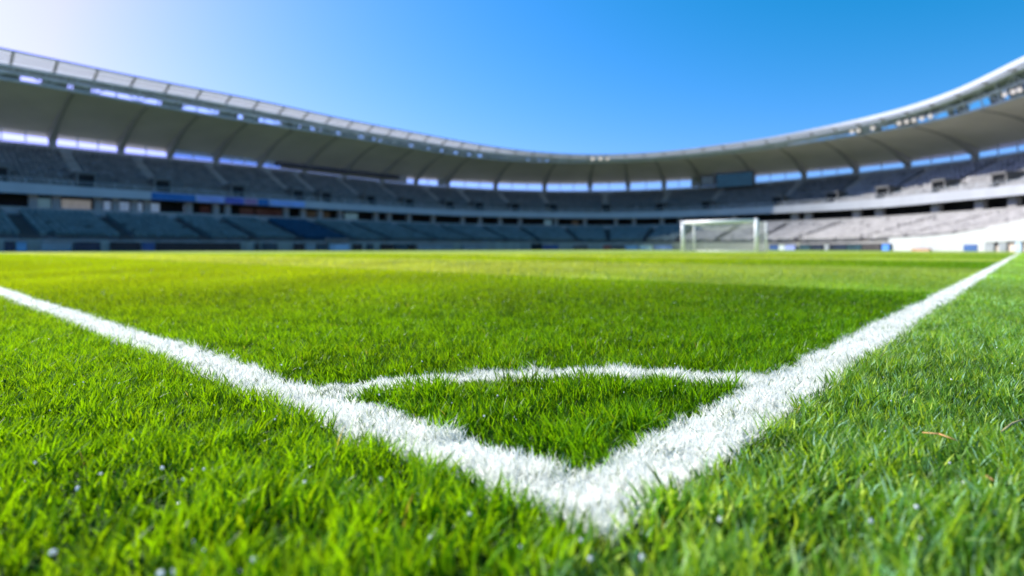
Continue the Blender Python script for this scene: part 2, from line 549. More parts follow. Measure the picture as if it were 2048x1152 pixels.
# ---- balcony fascia
mb = MB()
loft(mb, 0, S_END, lambda s: [(-.06, hgt('fasbot', s)), (0, hgt('fastop', s)), (.3, hgt('fastop', s)), (.25, hgt('fasbot', s))])
part(mb, 'balcony_fascia', M['fascia'])
mb = MB()
for off, dz in ((.12, .55), (.12, .95)):
    ss = samples(VIEW0 - 10, VIEW1 + 10, 2.0)
    for a, b in zip(ss[:-1], ss[1:]):
        mb.tube(at(a, off, hgt('fastop', a) + dz * .6), at(b, off, hgt('fastop', b) + dz * .6), .025, n=5)
for s in samples(VIEW0 - 10, VIEW1 + 10, 2.0):
    mb.tube(at(s, .12, hgt('fastop', s) - .02), at(s, .12, hgt('fastop', s) + .58), .03, n=5)
part(mb, 'guard_rail', M['truss'])

# ---- back wall: sill, windows, columns
def solid_back(s):
    x = x_of(s, 12.6)
    return (562 < x < 814) or (876 < x < 899) or (1383 < x < 1432)


mb = MB()
loft(mb, 0, S_END, lambda s: [(12.52, hgt('tiertop', s) - 1.0), (12.52, hgt('tiertop', s) - .03), (12.95, hgt('tiertop', s) - .03), (12.95, hgt('tiertop', s) - 1.0)])
part(mb, 'window_sill', M['concrete'])
mb = MB()
loft(mb, 0, S_END, lambda s: [(12.95, -.2), (12.95, hgt('tiertop', s) - .05), (13.4, hgt('tiertop', s) - .05), (13.4, -.2)])
part(mb, 'outer_wall', M['concrete'])
bays = list(zip(rib_s[:-1], rib_s[1:]))
cuts = sorted(s_of(x, 12.6) for x in (562, 814, 876, 899, 1383, 1432))
for s0, s1 in bays:
    segs = [s0 + .35] + [c for c in cuts if s0 + .6 < c < s1 - .6] + [s1 - .35]
    for a, b in zip(segs[:-1], segs[1:]):
        mid = .5 * (a + b)
        if solid_back(mid):
            mb = MB()
            loft(mb, a, b, lambda s: [(12.6, hgt('tiertop', s) + .05), (12.6, hgt('wintop', s) + .25), (12.85, hgt('wintop', s) + .25), (12.85, hgt('tiertop', s) + .05)])
            part(mb, 'wall_panel', M['concrete'] if x_of(mid, 12.6) > 850 else M['beam'])
            continue
        f = MB()
        nm = max(2, int(round((b - a) / 2.3)))
        for k in range(nm + 1):
            s = a + (b - a) * k / nm
            box_at(f, s, 12.62, hgt('tiertop', s) + .05, hgt('wintop', s) + .2, .13, .12)
        loft(f, a, b, lambda s: [(12.63, hgt('tiertop', s) + .06), (12.63, hgt('tiertop', s) + .16), (12.73, hgt('tiertop', s) + .16), (12.73, hgt('tiertop', s) + .06)])
        w = part(f, 'window', M['truss'])
        g = MB()
        loft(g, a, b, lambda s: [(12.675, hgt('tiertop', s) + .06), (12.675, hgt('wintop', s) + .2)], closed=False)
        g.build('pane', M['pane_tint'] if 296 < x_of(mid, 12.6) < 562 else M['pane'], w)
for s in rib_s:
    mb = MB(); box_at(mb, s, 12.2, hgt('tiertop', s) - .6, hgt('wintop', s) + .3, .6, .75)
    part(mb, 'roof_column', M['column'])
# dark service gantry in front of the solid wall
sa, sb_ = s_of(552, 11.2), s_of(800, 11.2)
mb = MB(); loft(mb, sa, sb_, lambda s: [(11.2, hgt('wintop', s) - .85), (11.2, hgt('wintop', s) - .2), (11.9, hgt('wintop', s) - .2), (11.9, hgt('wintop', s) - .85)])
part(mb, 'service_gantry', M['charcoal'])

# ---- roof
def soffit(s, t):
    """t 0 at the back, 1 at the inner edge"""
    o = 12.6 + (1.2 - 12.6) * t
    z = hgt('wintop', s) * (1 - t) + hgt('edge', s) * t
    return o, z + .35 * math.sin(math.pi * t)


mb = MB()


def roof_prof(s):
    lo = [soffit(s, t) for t in np.linspace(0, 1, 9)]
    back = (16.0, hgt('wintop', s) - .1)
    hi = [(1.25, hgt('edge', s) + .35), (6, max(hgt('edge', s), hgt('wintop', s)) + .9), (16.0, hgt('wintop', s) + .9)]
    return [back] + lo + hi


loft(mb, 0, S_END, roof_prof, 2.0)
roof = part(mb, 'roof', M['soffit'])
for s in rib_s:
    mb = MB()
    ts = np.linspace(0, 1, 11)
    t_ = (at(s + .2, 6, 0) - at(s - .2, 6, 0)).normalized()
    ring = []
    for t in ts:
        o, z = soffit(s, t)
        dep = .12 + 1.0 * (1 - t) ** 3
        w = .22 + .38 * (1 - t) ** 3
        c = at(s, o, z)
        ring.append([c + t_ * w + Vector((0, 0, .05)), c - t_ * w + Vector((0, 0, .05)), c - t_ * w * .7 - Vector((0, 0, dep)), c + t_ * w * .7 - Vector((0, 0, dep))])
    vs = [v for r in ring for v in r]
    fs = []
    for i in range(len(ring) - 1):
        for j in range(4):
            fs.append((i * 4 + j, i * 4 + (j + 1) % 4, i * 4 + 4 + (j + 1) % 4, i * 4 + 4 + j))
    fs += [(0, 1, 2, 3), tuple(len(vs) - 4 + j for j in (3, 2, 1, 0))]
    mb.add(vs, fs)
    mb.build('roof_beam', M['beam'], roof)

mb = MB()
for s_a, s_b in zip(samples(S_LO - 25, S_HI + 25, 2.0)[:-1], samples(S_LO - 25, S_HI + 25, 2.0)[1:]):
    for fr in (.36, .68):
        pt = lambda s: at(s, .15 - 1.9 * fr, (hgt('panbot', s) + .08) * (1 - fr) + (hgt('top', s) - .07) * fr)
        mb.tube(pt(s_a), pt(s_b), .055, n=5)
mb.build('purlin', M['beam'], roof)
mb = MB()
s_r0, s_r1 = s_of(1400, -1.8), S_HI + 25
rim_h = lambda s: .05 + .42 * min(1, max(0, (s - s_r0) / max(1, S_HI - s_r0)) * 1.5)
loft(mb, s_r0, s_r1, lambda s: [(-2.0, hgt('top', s) - rim_h(s)), (-1.96, hgt('top', s) + .14), (-1.9, hgt('top', s) + .14), (-1.92, hgt('top', s) - rim_h(s))])
mb.build('rim_fascia', M['rim'], roof)
# edge truss: chords, posts and diagonals between soffit edge and the glazed strip
mb = MB()


def chord(off_z, r, s0, s1, step=2.0):
    ss = samples(s0, s1, step)
    for a, b in zip(ss[:-1], ss[1:]):
        mb.tube(at(a, off_z(a)[0], off_z(a)[1]), at(b, off_z(b)[0], off_z(b)[1]), r, n=6)


q_edge = lambda s: (1.05, hgt('edge', s) + .12)
q_mid = lambda s: (.2, hgt('panbot', s) - .12)
q_half = lambda s: (.65, .45 * hgt('edge', s) + .55 * hgt('panbot', s))
q_top = lambda s: (-1.8, hgt('top', s))
A0, A1 = VIEW0 - 25, VIEW1 + 25
chord(q_edge, .16, A0, A1)
chord(q_mid, .24, A0, A1)
chord(q_half, .20, A0, A1)
chord(q_top, .13, A0, A1)
ss = samples(A0, A1, 2.2)
for k, s in enumerate(ss):
    e, m_, h_ = q_edge(s), q_mid(s), q_half(s)
    mb.tube(at(s, *e), at(s, *m_), .09, n=5)
    if k + 1 < len(ss):
        s2 = ss[k + 1]
        p, q = (q_edge(s), q_mid(s2)) if k % 2 else (q_mid(s), q_edge(s2))
        mb.tube(at(s, *p), at(s2, *q), .07, n=5)
mb.build('edge_truss', M['truss'], roof)
# catwalk boxes and machinery that make the strip read dark and broken
mb = MB()
r2 = random.Random(3)
s = A0
while s < A1:
    w = r2.uniform(.8, 3.2)
    if r2.random() < .8:
        s2 = min(A1, s + w)
        lo, hi = q_edge, q_half
        loft(mb, s, s2, lambda q: [(lo(q)[0] + .1, lo(q)[1] + .05), (hi(q)[0] + .1, hi(q)[1] - .05), (hi(q)[0] + .3, hi(q)[1] - .05), (lo(q)[0] + .3, lo(q)[1] + .05)])
    s += w + r2.uniform(.1, .8)
loft(mb, A0, A1, lambda q: [(q_half(q)[0] + .35, q_half(q)[1] + .02), (q_mid(q)[0] + .35, q_mid(q)[1] - .1), (q_mid(q)[0] + .5, q_mid(q)[1] - .1), (q_half(q)[0] + .5, q_half(q)[1] + .02)])
mb.build('catwalk', M['catwalk'], roof)
# glazed strip, panel by panel
ps = samples(VIEW0 - 6, VIEW1 + 6, 3.6)
ps = [A0] + ps + [A1]
for a, b in zip(ps[:-1], ps[1:]):
    mb = MB()
    loft(mb, a + .1, b - .1, lambda s: [(.15, hgt('panbot', s) + .1), (-1.75, hgt('top', s) - .05), (-1.75, hgt('top', s) - .02), (.15, hgt('panbot', s) + .13)], 1.2)
    mb.build('roof_panel', M['poly'], roof)
for s in ps:
    mb = MB()
    mb.tube(at(s, .2, hgt('panbot', s)), at(s, -1.8, hgt('top', s)), .13, n=5)
    mb.build('glazing_bar', M['beam'], roof)

# ------------------------------------------------------------------ boards round the pitch
def board(x0, x1, m, label, z1=.82, off=-13.45, group='advertising boards round the pitch', name='advertising_board', cat='advertising board', z0=.05, curved=True):
    sa, sb2 = sorted((s_of(x0, off), s_of(x1, off)))
    c = at(.5 * (sa + sb2), off, 0)
    root = empty(name, c)
    tag(root, label, cat, group)
    mb = MB()
    loft(mb, sa + .03, sb2 - .03, lambda s: [(off, z0), (off + .06, z1), (off + .12, z1), (off + .12, z0)], 1.5)
    mb.build('panel', M[m], root).location = -c
    mb = MB()
    loft(mb, sa, sb2, lambda s: [(off - .02, z1 + .003), (off - .02, z1 + .04), (off + .16, z1 + .04), (off + .16, z1 + .003)], 1.5)
    nfeet = max(2, int((sb2 - sa) / 2))
    for k in range(nfeet):
        s = sa + .15 + (sb2 - sa - .3) * k / (nfeet - 1)
        box_at(mb, s, off + .125, 0, z1, .06, .2)
    mb.build('frame', M['charcoal'], root).location = -c
    return root


BOARDS = [
    (8, 30, 'navy', 'small navy board at the far left, left of the light blue box'),
    (32, 54, 'steelblue', 'light blue board on the far left, beside a small navy board'),
    (82, 144, 'greyb', 'low slate grey board at the left, between the light blue and navy boards'),
    (148, 202, 'navy', 'shorter of the two neighbouring navy boards below the left stand'),
    (220, 282, 'black', 'near black board just left of a dim blue board below the left stand'),
    (284, 310, 'midblue', 'short dim blue board between two near black boards'),
    (312, 482, 'black', 'longest near black board along the left stand'),
    (510, 520, 'charcoal', 'tiny charcoal board right of the longest black board'),
    (526, 556, 'teal', 'dark teal board midway along the left stand'),
    (588, 609, 'black', 'short black board left of a pale grey board under the navy seats'),
    (611, 631, 'greyb', 'pale grey board right of a short black one under the navy seats'),
    (634, 656, 'teal', 'dark teal board left of the long pale blue board'),
    (659, 700, 'paleblue', 'pale blue board below the navy seat block'),
    (707, 725, 'black', 'black board right of the pale blue board, below the stand'),
    (735, 748, 'teal', 'small dark teal board in a row of black boards left of centre'),
    (762, 788, 'black', 'wider black board left of centre at the foot of the stand'),
    (790, 816, 'teal', 'dark teal board between two black boards left of centre'),
    (818, 832, 'black', 'short black board left of the long pale grey hoarding'),
    (836, 906, 'greyb', 'long pale grey hoarding left of the middle of the far stand'),
    (926, 974, 'greyb', 'mid grey hoarding at the middle of the far stand'),
    (1085, 1117, 'midblue', 'dusty blue board right of the black tunnel mouth'),
    (1147, 1176, 'brown', 'dull brown board in the middle of the far stand'),
    (1206, 1222, 'red', 'short dull red board left of the goal'),
    (1222, 1249, 'brown', 'dull brown board between a red and a sky white board left of the goal'),
    (1251, 1276, 'paleblue', 'pale blue board, first of three bright boards left of the goal'),
    (1279, 1305, 'whiteb', 'whitish board, middle of three bright boards left of the goal'),
    (1308, 1345, 'periwinkle', 'periwinkle blue board beside the left goal post'),
    (1538, 1556, 'midblue', 'blue board just right of the goal net'),
    (1557, 1569, 'whiteb', 'pale board between a blue and a lilac board right of the goal'),
    (1570, 1590, 'periwinkle', 'lilac blue board right of the goal'),
    (1598, 1621, 'teal', 'dark teal board right of the lilac board'),
    (1622, 1645, 'navy', 'navy board right of a dark teal one, right of the goal'),
    (1648, 1657, 'greyb', 'small grey board between two navy boards right of the goal'),
    (1658, 1692, 'navy', 'wider navy board below the sunlit seats'),
    (1693, 1722, 'teal', 'dark teal board left of the charcoal board below the sunlit seats'),
    (1723, 1760, 'charcoal', 'charcoal board left of the bright blue one below the sunlit seats'),
    (1763, 1778, 'azure', 'bright blue board at the left end of the white wall'),
]
for x0, x1, m, lb in BOARDS:
    board(x0, x1, m, lb, z1=.84 if x0 < 1000 else .80)
board(1822, 1858, 'orange', 'low orange barrier lying at the foot of the white wall', z1=.2, off=-13.6, group=None, name='low_barrier', cat='barrier')
# tunnel mouth in the middle of the far stand
mb = MB(); s = s_of(1073, -13.1); box_at(mb, s, -13.13, .02, 1.1, 2.0, .1)
part(mb, 'tunnel_mouth', M['dark'])

# banners on the fascia
def banner(x0, x1, m, label):
    sa, sb2 = sorted((s_of(x0, -.1), s_of(x1, -.1)))
    c = at(.5 * (sa + sb2), -.1, hgt('fasbot', sa))
    mb = MB()
    loft(mb, sa, sb2, lambda s: [(-.13, hgt('fasbot', s) + .02), (-.07, hgt('fastop', s) - .12), (-.04, hgt('fastop', s) - .12), (-.09, hgt('fasbot', s) + .02)], 1.2)
    tag(mb.build('banner', M[m], loc=c), label, 'banner', 'banners hung on the balcony front')


banner(303, 391, 'cobalt', 'deep blue banner on the balcony front of the left stand')
banner(394, 448, 'lilac', 'pale lilac banner right of the deep blue one on the balcony')
banner(450, 488, 'indigo', 'mottled indigo banner between the lilac and rose banners')
banner(490, 514, 'rose', 'dusky rose banner on the balcony front')
banner(516, 538, 'cobalt', 'short deep blue banner right of the rose banner')
banner(540, 610, 'skybanner', 'pale sky blue banner at the right end of the banner row')
sa, sb2 = s_of(646, -12.9), s_of(696, -12.9)
c = at(.5 * (sa + sb2), -13.2, hgt('wall', sa))
mb = MB(); loft(mb, sa, sb2, lambda s: [(-13.2, hgt('wall', s) - .1), (-13.15, hgt('wall', s) + .42), (-13.11, hgt('wall', s) + .42), (-13.16, hgt('wall', s) - .1)])
tag(mb.build('banner', M['brown'], loc=c), 'dull brown banner on the wall below the navy seats', 'banner')

# ------------------------------------------------------------------ scoreboard
def panel_thing(x0, x1, y0, y1, off, name, cat, label, m):
    sa, sb2 = s_of(x0, off), s_of(x1, off)
    s = .5 * (sa + sb2)
    zd = at(s, off, 0).y
    z1, z0 = HC + (HZ - y0) / F * zd, HC + (HZ - y1) / F * zd
    c = at(s, off, z0)
    root = empty(name, c); tag(root, label, cat)
    w = (at(sb2, off, 0) - at(sa, off, 0)).length
    mb = MB(); box_at(mb, s, off + .08, z0, z1, w, .5)
    mb.build('casing', M['charcoal'], root).location = -c
    mb = MB(); box_at(mb, s, off, z0 + .15, z1 - .15, w - .3, .078)
    mb.build('screen', M[m], root).location = -c
    mb = MB()
    for sd in (-.35, .35):
        p = at(s + sd * w, off + .3, z1 - .01)
        mb.tube(p, p + Vector((0, 0, 2.2)), .07, n=6)
    mb.build('hanger', M['truss'], root).location = -c


panel_thing(1431, 1506, 345, 374, 9.5, 'scoreboard', 'scoreboard', 'wide dark scoreboard screen hung under the far roof', 'screen')
panel_thing(1402, 1428, 352, 371, 10.0, 'notice_panel', 'panel', 'small plain grey panel left of the dark scoreboard', 'greyb')

# ------------------------------------------------------------------ floodlights under the roof edge
def floodlight(x, label, group):
    s = s_of(x, .3)
    z = hgt('edge', s) + .55
    c = at(s, -.05, z)
    root = empty('floodlight', c); tag(root, label, 'floodlight', group)
    n = at(s, -1.05, z) - c; n.z = -.35; n.normalize()
    mb = MB(); mb.tube(c - n * .55, c - n * .12, .12, .30, 14)
    mb.build('housing', M['truss'], root).location = -c
    mb = MB(); mb.tube(c - n * .118, c, .30, .29, 14)
    mb.build('lens', M['lamp'], root).location = -c
    mb = MB(); mb.tube(c - n * .4, c - n * .4 + Vector((0, 0, .7)), .05, n=6)
    mb.build('bracket', M['beam'], root).location = -c


for x in (1706, 1719, 1748): floodlight(x, 'round white floodlight in the loose group of three under the right roof edge', 'three floodlights under the right roof edge')
for x in (1801, 1816, 1831, 1847, 1864): floodlight(x, 'round white floodlight in the close row of five under the right roof edge', 'five floodlights under the right roof edge')
for x in (2014, 2031, 2044): floodlight(x, 'large looking white floodlight at the far right end of the roof edge', 'floodlights at the far right of the roof')
for x in (1185, 1201, 1215): floodlight(x, 'tiny white floodlight at the middle of the far roof edge', 'floodlights on the middle of the far roof')

# ------------------------------------------------------------------ goal
GW, GH, GD = 6.05, 2.44, 2.2
gr = Vector((18.95, 44.3, 0))
gl = gr + Vector((L.x, L.y, 0)) * GW
Rv, Lv = Vector((R.x, R.y, 0)), Vector((L.x, L.y, 0))
goal = empty('goal', gr.lerp(gl, .5))
tag(goal, 'white football goal with box net at the far end of the grass pitch', 'goal')
go = -goal.location
pr = .145
for p in (gr, gl):
    mb = MB(); mb.tube(p, p + Vector((0, 0, GH + pr)), pr, n=14)
    mb.build('post', M['post'], goal, True).location = go
mb = MB(); mb.tube(gr + Vector((0, 0, GH)) + Lv * pr, gl + Vector((0, 0, GH)) - Lv * pr, pr * .98, n=14)
mb.build('crossbar', M['post'], goal, True).location = go
for p in (gr, gl):
    q = p + Rv * GD
    mb = MB(); mb.tube(q, q + Vector((0, 0, GH - .05)), .07, n=10)
    mb.build('net_pole', M['post'], goal, True).location = go
mb = MB()
mb.tube(gr + Vector((0, 0, .05)), gr + Rv * GD + Vector((0, 0, .05)), .04)
mb.tube(gl + Vector((0, 0, .05)), gl + Rv * GD + Vector((0, 0, .05)), .04)
mb.tube(gl + Rv * GD + Vector((0, 0, .05)), gr + Rv * GD + Vector((0, 0, .05)), .04)
mb.build('ground_frame', M['post'], goal, True).location = go


def net_surface(fn, nu, nv, mb, r=.005):
    for i in range(nu + 1):
        for j in range(nv):
            mb.tube(fn(i / nu, j / nv), fn(i / nu, (j + 1) / nv), r, n=3)
    for j in range(nv + 1):
        for i in range(nu):
            mb.tube(fn(i / nu, j / nv), fn((i + 1) / nu, j / nv), r, n=3)


def sag(u, v): return math.sin(math.pi * u) ** .8


def f_top(u, v):   # u across the mouth, v from bar to back
    p = gr.lerp(gl, u) + Rv * (GD * v)
    p.z = GH - .06 - (.62 * sag(u, v)) * v ** .8 - .02
    return p


def f_back(u, v):
    top = GH - .08 - .62 * sag(u, 1)
    p = gr.lerp(gl, u) + Rv * (GD + .22 * math.sin(math.pi * v) * math.sin(math.pi * u))
    p.z = .04 + (top - .04) * v
    return p


def f_side(base):
    def f(u, v):
        p = base + Rv * (GD * u); p.z = .04 + (GH - .12) * v
        return p
    return f


mb = MB()
net_surface(f_top, 46, 17, mb); net_surface(f_back, 46, 18, mb)
net_surface(f_side(gr), 17, 18, mb); net_surface(f_side(gl), 17, 18, mb)
me_ = MB(); me_.v, me_.f = mb.v, mb.f
netmat = mat('net_cord', (.78, .78, .76), .8, .2, var=.05)
o = me_.build('net', netmat, goal); o.location = go

# ------------------------------------------------------------------ turf
A_IN, A_OUT = .524, .424      # goal line, a = distance along R
B_IN, B_OUT = .372, .268      # touchline, b = distance along L
ARC_R, ARC_W, ARC_E, ARC_P = .632, .074, 1.085, 1.82
A_END = 44.0
STR_EDGE, STR_W = 3.87, 4.9


def ABof(X, Y):
    return X * R.x + Y * R.y, X * L.x + Y * L.y


def vnoise(x, y, seed, scale):
    r = np.random.default_rng(seed)
    G = r.random((257, 257)).astype(np.float32)
    x = (x * scale) % 256; y = (y * scale) % 256
    i, j = np.floor(x).astype(int), np.floor(y).astype(int)
    fx, fy = x - i, y - j
    fx = fx * fx * (3 - 2 * fx); fy = fy * fy * (3 - 2 * fy)
    return (G[i, j] * (1 - fx) + G[i + 1, j] * fx) * (1 - fy) + (G[i, j + 1] * (1 - fx) + G[i + 1, j + 1] * fx) * fy


def which(X, Y, jit=0.0):
    a, b = ABof(X, Y)
    w = (vnoise(X + 40, Y + 40, 5, 28) - .5) * .022 + (vnoise(X + 40, Y + 40, 6, 90) - .5) * .014 + jit
    d = (np.maximum((a - A_OUT) / ARC_E, 0) ** ARC_P + np.maximum(b - B_OUT, 0) ** ARC_P) ** (1 / ARC_P)
    goal_l = (a > A_OUT - w) & (a < A_IN + w) & (b > B_OUT - w) & (b < 45)
    touch = (b > B_OUT - w) & (b < B_IN + w) & (a >= A_IN + w) & (a < A_END)
    corner = (a > A_OUT - w) & (a < A_IN + w) & (b > B_OUT - w)
    arc = (np.abs(d - ARC_R) < ARC_W / 2 + w) & (a > A_IN) & (b > B_IN) & ~touch
    out = np.zeros(len(X), int)
    out[arc] = 3; out[touch] = 2; out[goal_l] = 1
    return out


def stripe(a):
    """mowing band: +1 light, -1 dark"""
    k = np.floor((a - STR_EDGE) / STR_W).astype(int)
    return np.where(k % 2 == 0, 1.0, -1.0)


def blade_mesh(name, X, Y, h, w, az, lean, bend, col, segs, m, kind):
    n = len(X)
    ts = np.linspace(0, 1, segs + 1)
    nv = 2 * segs + 1
    V = np.zeros((n, nv, 3), np.float32)
    fac = rng.uniform(0, 2 * math.pi, n)           # which way the flat of the blade faces
    wx, wy = np.cos(fac), np.sin(fac)
    lx, ly = np.cos(az), np.sin(az)
    for k, t in enumerate(ts):
        hor = h * (lean * t + bend * t * t)
        z = h * t * np.sqrt(np.maximum(.15, 1 - (lean + bend * t) ** 2 * .6)) - .001
        cx, cy = X + lx * hor, Y + ly * hor
        wid = w * .5 * (1 - .25 * t - .55 * t ** 3) if t < 1 else 0
        if k < segs:
            V[:, 2 * k, 0] = cx - wx * wid; V[:, 2 * k, 1] = cy - wy * wid; V[:, 2 * k, 2] = z
            V[:, 2 * k + 1, 0] = cx + wx * wid; V[:, 2 * k + 1, 1] = cy + wy * wid; V[:, 2 * k + 1, 2] = z
        else:
            V[:, 2 * k, 0] = cx; V[:, 2 * k, 1] = cy; V[:, 2 * k, 2] = z
    loops, starts, tot = [], [], []
    pos = 0
    fl = []
    for k in range(segs - 1):
        fl.append([2 * k, 2 * k + 1, 2 * k + 3, 2 * k + 2])
    fl.append([2 * segs - 2, 2 * segs - 1, 2 * segs])
    flat = np.array([i for f in fl for i in f])
    lens = np.array([len(f) for f in fl])
    base = (np.arange(n) * nv)[:, None]
    LI = (flat[None, :] + base).ravel()
    LT = np.tile(lens, n)
    LS = np.r_[0, np.cumsum(LT)[:-1]]
    me = bpy.data.meshes.new(name)
    me.vertices.add(n * nv); me.vertices.foreach_set('co', V.ravel())
    me.loops.add(len(LI)); me.loops.foreach_set('vertex_index', LI.astype(np.int32))
    me.polygons.add(len(LT)); me.polygons.foreach_set('loop_start', LS.astype(np.int32))
    try: me.polygons.foreach_set('loop_total', LT.astype(np.int32))
    except Exception: pass
    at_ = me.attributes.new('tint', 'FLOAT_COLOR', 'POINT')
    C = np.ones((n, nv, 4), np.float32)
    C[:, :, :3] = col[:, None, :]
    at_.data.foreach_set('color', C.ravel())
    me.polygons.foreach_set('use_smooth', np.ones(len(LT), bool))
    me.update()
    me.materials.append(m)
    o = bpy.data.objects.new(name, me)
    COL.objects.link(o)
    if kind: o['kind'] = kind
    return o


def blade_mat(name, rough, trans, spec):
    m = bpy.data.materials.new(name)
    m.use_nodes = True
    nt = m.node_tree
    b = nt.nodes['Principled BSDF']
    out = nt.nodes['Material Output']
    a = nt.nodes.new('ShaderNodeAttribute'); a.attribute_name = 'tint'
    nt.links.new(a.outputs['Color'], b.inputs['Base Color'])
    b.inputs['Roughness'].default_value = rough
    b.inputs['Specular IOR Level'].default_value = spec
    t = nt.nodes.new('ShaderNodeBsdfTranslucent')
    mul = nt.nodes.new('ShaderNodeMixRGB'); mul.blend_type = 'MULTIPLY'; mul.inputs[0].default_value = 1
    mul.inputs[2].default_value = TRANS_TINT
    nt.links.new(a.outputs['Color'], mul.inputs[1]); nt.links.new(mul.outputs[0], t.inputs['Color'])
    mx = nt.nodes.new('ShaderNodeMixShader'); mx.inputs[0].default_value = trans
    nt.links.new(b.outputs[0], mx.inputs[1]); nt.links.new(t.outputs[0], mx.inputs[2])
    nt.links.new(mx.outputs[0], out.inputs['Surface'])
    return m


TRANS_TINT = (2.0, 1.5, .3, 1)
M['blade'] = blade_mat('grass_blade', .42, .52, .3)
TRANS_TINT = (1, 1, 1, 1)
M['painted'] = blade_mat('painted_blade', .7, .42, .2)

GREEN = np.array([.098, .285, .005])


def scatter(y0, y1, dens, margin=.95):
    """points over the strip y0..y1 in front of the camera, wider than the view"""
    hw = lambda y: 1.0 * max(y, 0) + margin if np.isscalar(y) else 1.0 * np.maximum(y, 0) + margin
    area = (y1 - y0) * (hw(y0) + hw(y1))
    n = int(area * dens)
    Y = y0 + (y1 - y0) * rng.random(int(n * 1.3))
    keep = rng.random(len(Y)) < hw(Y) / hw(y1)
    Y = Y[keep]
    X = (rng.random(len(Y)) * 2 - 1) * hw(Y)
    return X, Y


bins = [  # y0, y1, density, blade width, height scale, segments
    (-.4, .15, 12000, .0042, 1.0, 3),
    (.15, .60, 25000, .0040, 1.06, 3),
    (.60, 1.3, 38000, .0028, 1.0, 3),
    (1.3, 2.4, 24000, .0030, 1.0, 2),
    (2.4, 4.5, 9000, .0042, 1.0, 2),
    (4.5, 8.5, 2600, .0075, 1.0, 2),
    (8.5, 16, 650, .015, 1.0, 2),
    (16, 30, 130, .032, 1.05, 2),
]
GX, GY, GW_, GS = [], [], [], []
acc = {}
for y0, y1, d, w, hs, sg in bins:
    X, Y = scatter(y0, y1, d)
    acc.setdefault(sg, []).append((X, Y, np.full(len(X), w), np.full(len(X), hs)))
white = {1: [], 2: [], 3: []}
for sg in acc:
    X = np.concatenate([q[0] for q in acc[sg]]); Y = np.concatenate([q[1] for q in acc[sg]])
    W = np.concatenate([q[2] for q in acc[sg]]); HS = np.concatenate([q[3] for q in acc[sg]])
    n = len(X)
    cl = which(X, Y, (rng.random(n) - .5) * .012)
    a, b = ABof(X, Y)
    tuft = vnoise(X + 50, Y + 50, 21, 22)
    patch = vnoise(X + 50, Y + 50, 22, 3.1)
    fine = vnoise(X + 50, Y + 50, 23, 60)
    h = (.021 + .012 * rng.random(n) + .012 * (tuft - .5) + .006 * (patch - .5)) * HS
    h *= np.where(Y < 1.6, .72 + .62 * tuft, 1)
    tall = rng.random(n) < .03
    h = np.where(tall, h * 1.35, h)
    st = stripe(a)
    inside = (a > A_OUT) & (b > B_OUT)
    st = np.where(inside, st, .35)
    # lean: random, biased along the mower's direction
    az = rng.uniform(0, 2 * math.pi, n)
    lean = .08 + .38 * rng.random(n) ** 1.6
    bx = np.cos(az) * lean + st * .10 * R.x; by = np.sin(az) * lean + st * .10 * R.y
    az = np.arctan2(by, bx); lean = np.hypot(bx, by)
    bend = .1 + .5 * rng.random(n) ** 1.5
    flat = rng.random(n) < .03
    lean = np.where(flat, .85, lean)
    wv = W * (.5 + .95 * rng.random(n) ** 1.3)
    k = rng.random(n)
    col = GREEN[None, :] * (.72 + .5 * k)[:, None]
    yel = np.clip(rng.normal(.12, .25, n) + .5 * (patch - .5) + .35 * (fine - .5), -.3, 1)[:, None]
    col = col * (1 - .5 * np.maximum(yel, 0)) + np.array([.19, .27, .02]) * (.5 * np.maximum(yel, 0))
    col *= np.where(st > 0, 1 + .24 * st, 1 + .02 * st * (Y < 1.6) + .24 * st * (Y >= 1.6) * np.clip((Y - 1.6), 0, 1))[:, None]
    rough = ((b < B_OUT) * np.clip(.1 + .45 * rng.random(n), 0, 1))[:, None]  # pale sky sheen outside the touchline, mixed into the blade colour
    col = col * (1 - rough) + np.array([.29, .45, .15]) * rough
    glint = (rng.random(n) < .13) & (b < B_OUT)  # glints painted in as scattered pale blades
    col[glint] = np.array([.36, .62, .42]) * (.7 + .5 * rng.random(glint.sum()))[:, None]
    backlit = np.maximum(np.clip((b - .7) / 4.5, 0, 1) * .55, .14 * (a < A_OUT) * (b > B_OUT))[:, None]      # sun shining through the blades towards the left, painted in as yellow
    col = col * (1 - backlit) + np.array([.25, .345, .006]) * backlit
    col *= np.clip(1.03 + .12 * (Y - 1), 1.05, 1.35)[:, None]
    deep = rng.random(n) < np.clip(.30 + .9 * (.5 - tuft), .08, .65) * np.clip(2.2 - Y * .5, 0, 1)  # dark green blades; in low tufts they paint the shaded gaps
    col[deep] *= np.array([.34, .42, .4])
    pale = (np.clip(st, 0, 1) * .55 * np.clip(Y / 6, .3, 1) * inside)[:, None]  # sheen of the light mowing bands, painted into the blades
    col = col * (1 - pale) + np.array([.36, .43, .15]) * pale
    col *= (.8 + .4 * vnoise(X + 50, Y * .45 + 50, 31, 1.4))[:, None]
    col = col * np.array([1, 1, 1]) 
    dry = rng.random(n) < .0025
    col[dry] = np.array([.30, .33, .15]) * (.6 + .5 * rng.random(dry.sum()))[:, None]
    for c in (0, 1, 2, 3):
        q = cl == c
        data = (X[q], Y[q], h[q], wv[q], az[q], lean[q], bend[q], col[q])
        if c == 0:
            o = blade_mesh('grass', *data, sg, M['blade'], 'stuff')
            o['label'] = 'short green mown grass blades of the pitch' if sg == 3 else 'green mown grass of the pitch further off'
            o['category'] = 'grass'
        else:
            white[c].append((data, sg))
LINE = {1: ('goal_line', 'white painted goal line running off to the left'), 2: ('touchline', 'white painted touchline running off to the right'), 3: ('corner_arc', 'white painted quarter circle at the corner')}


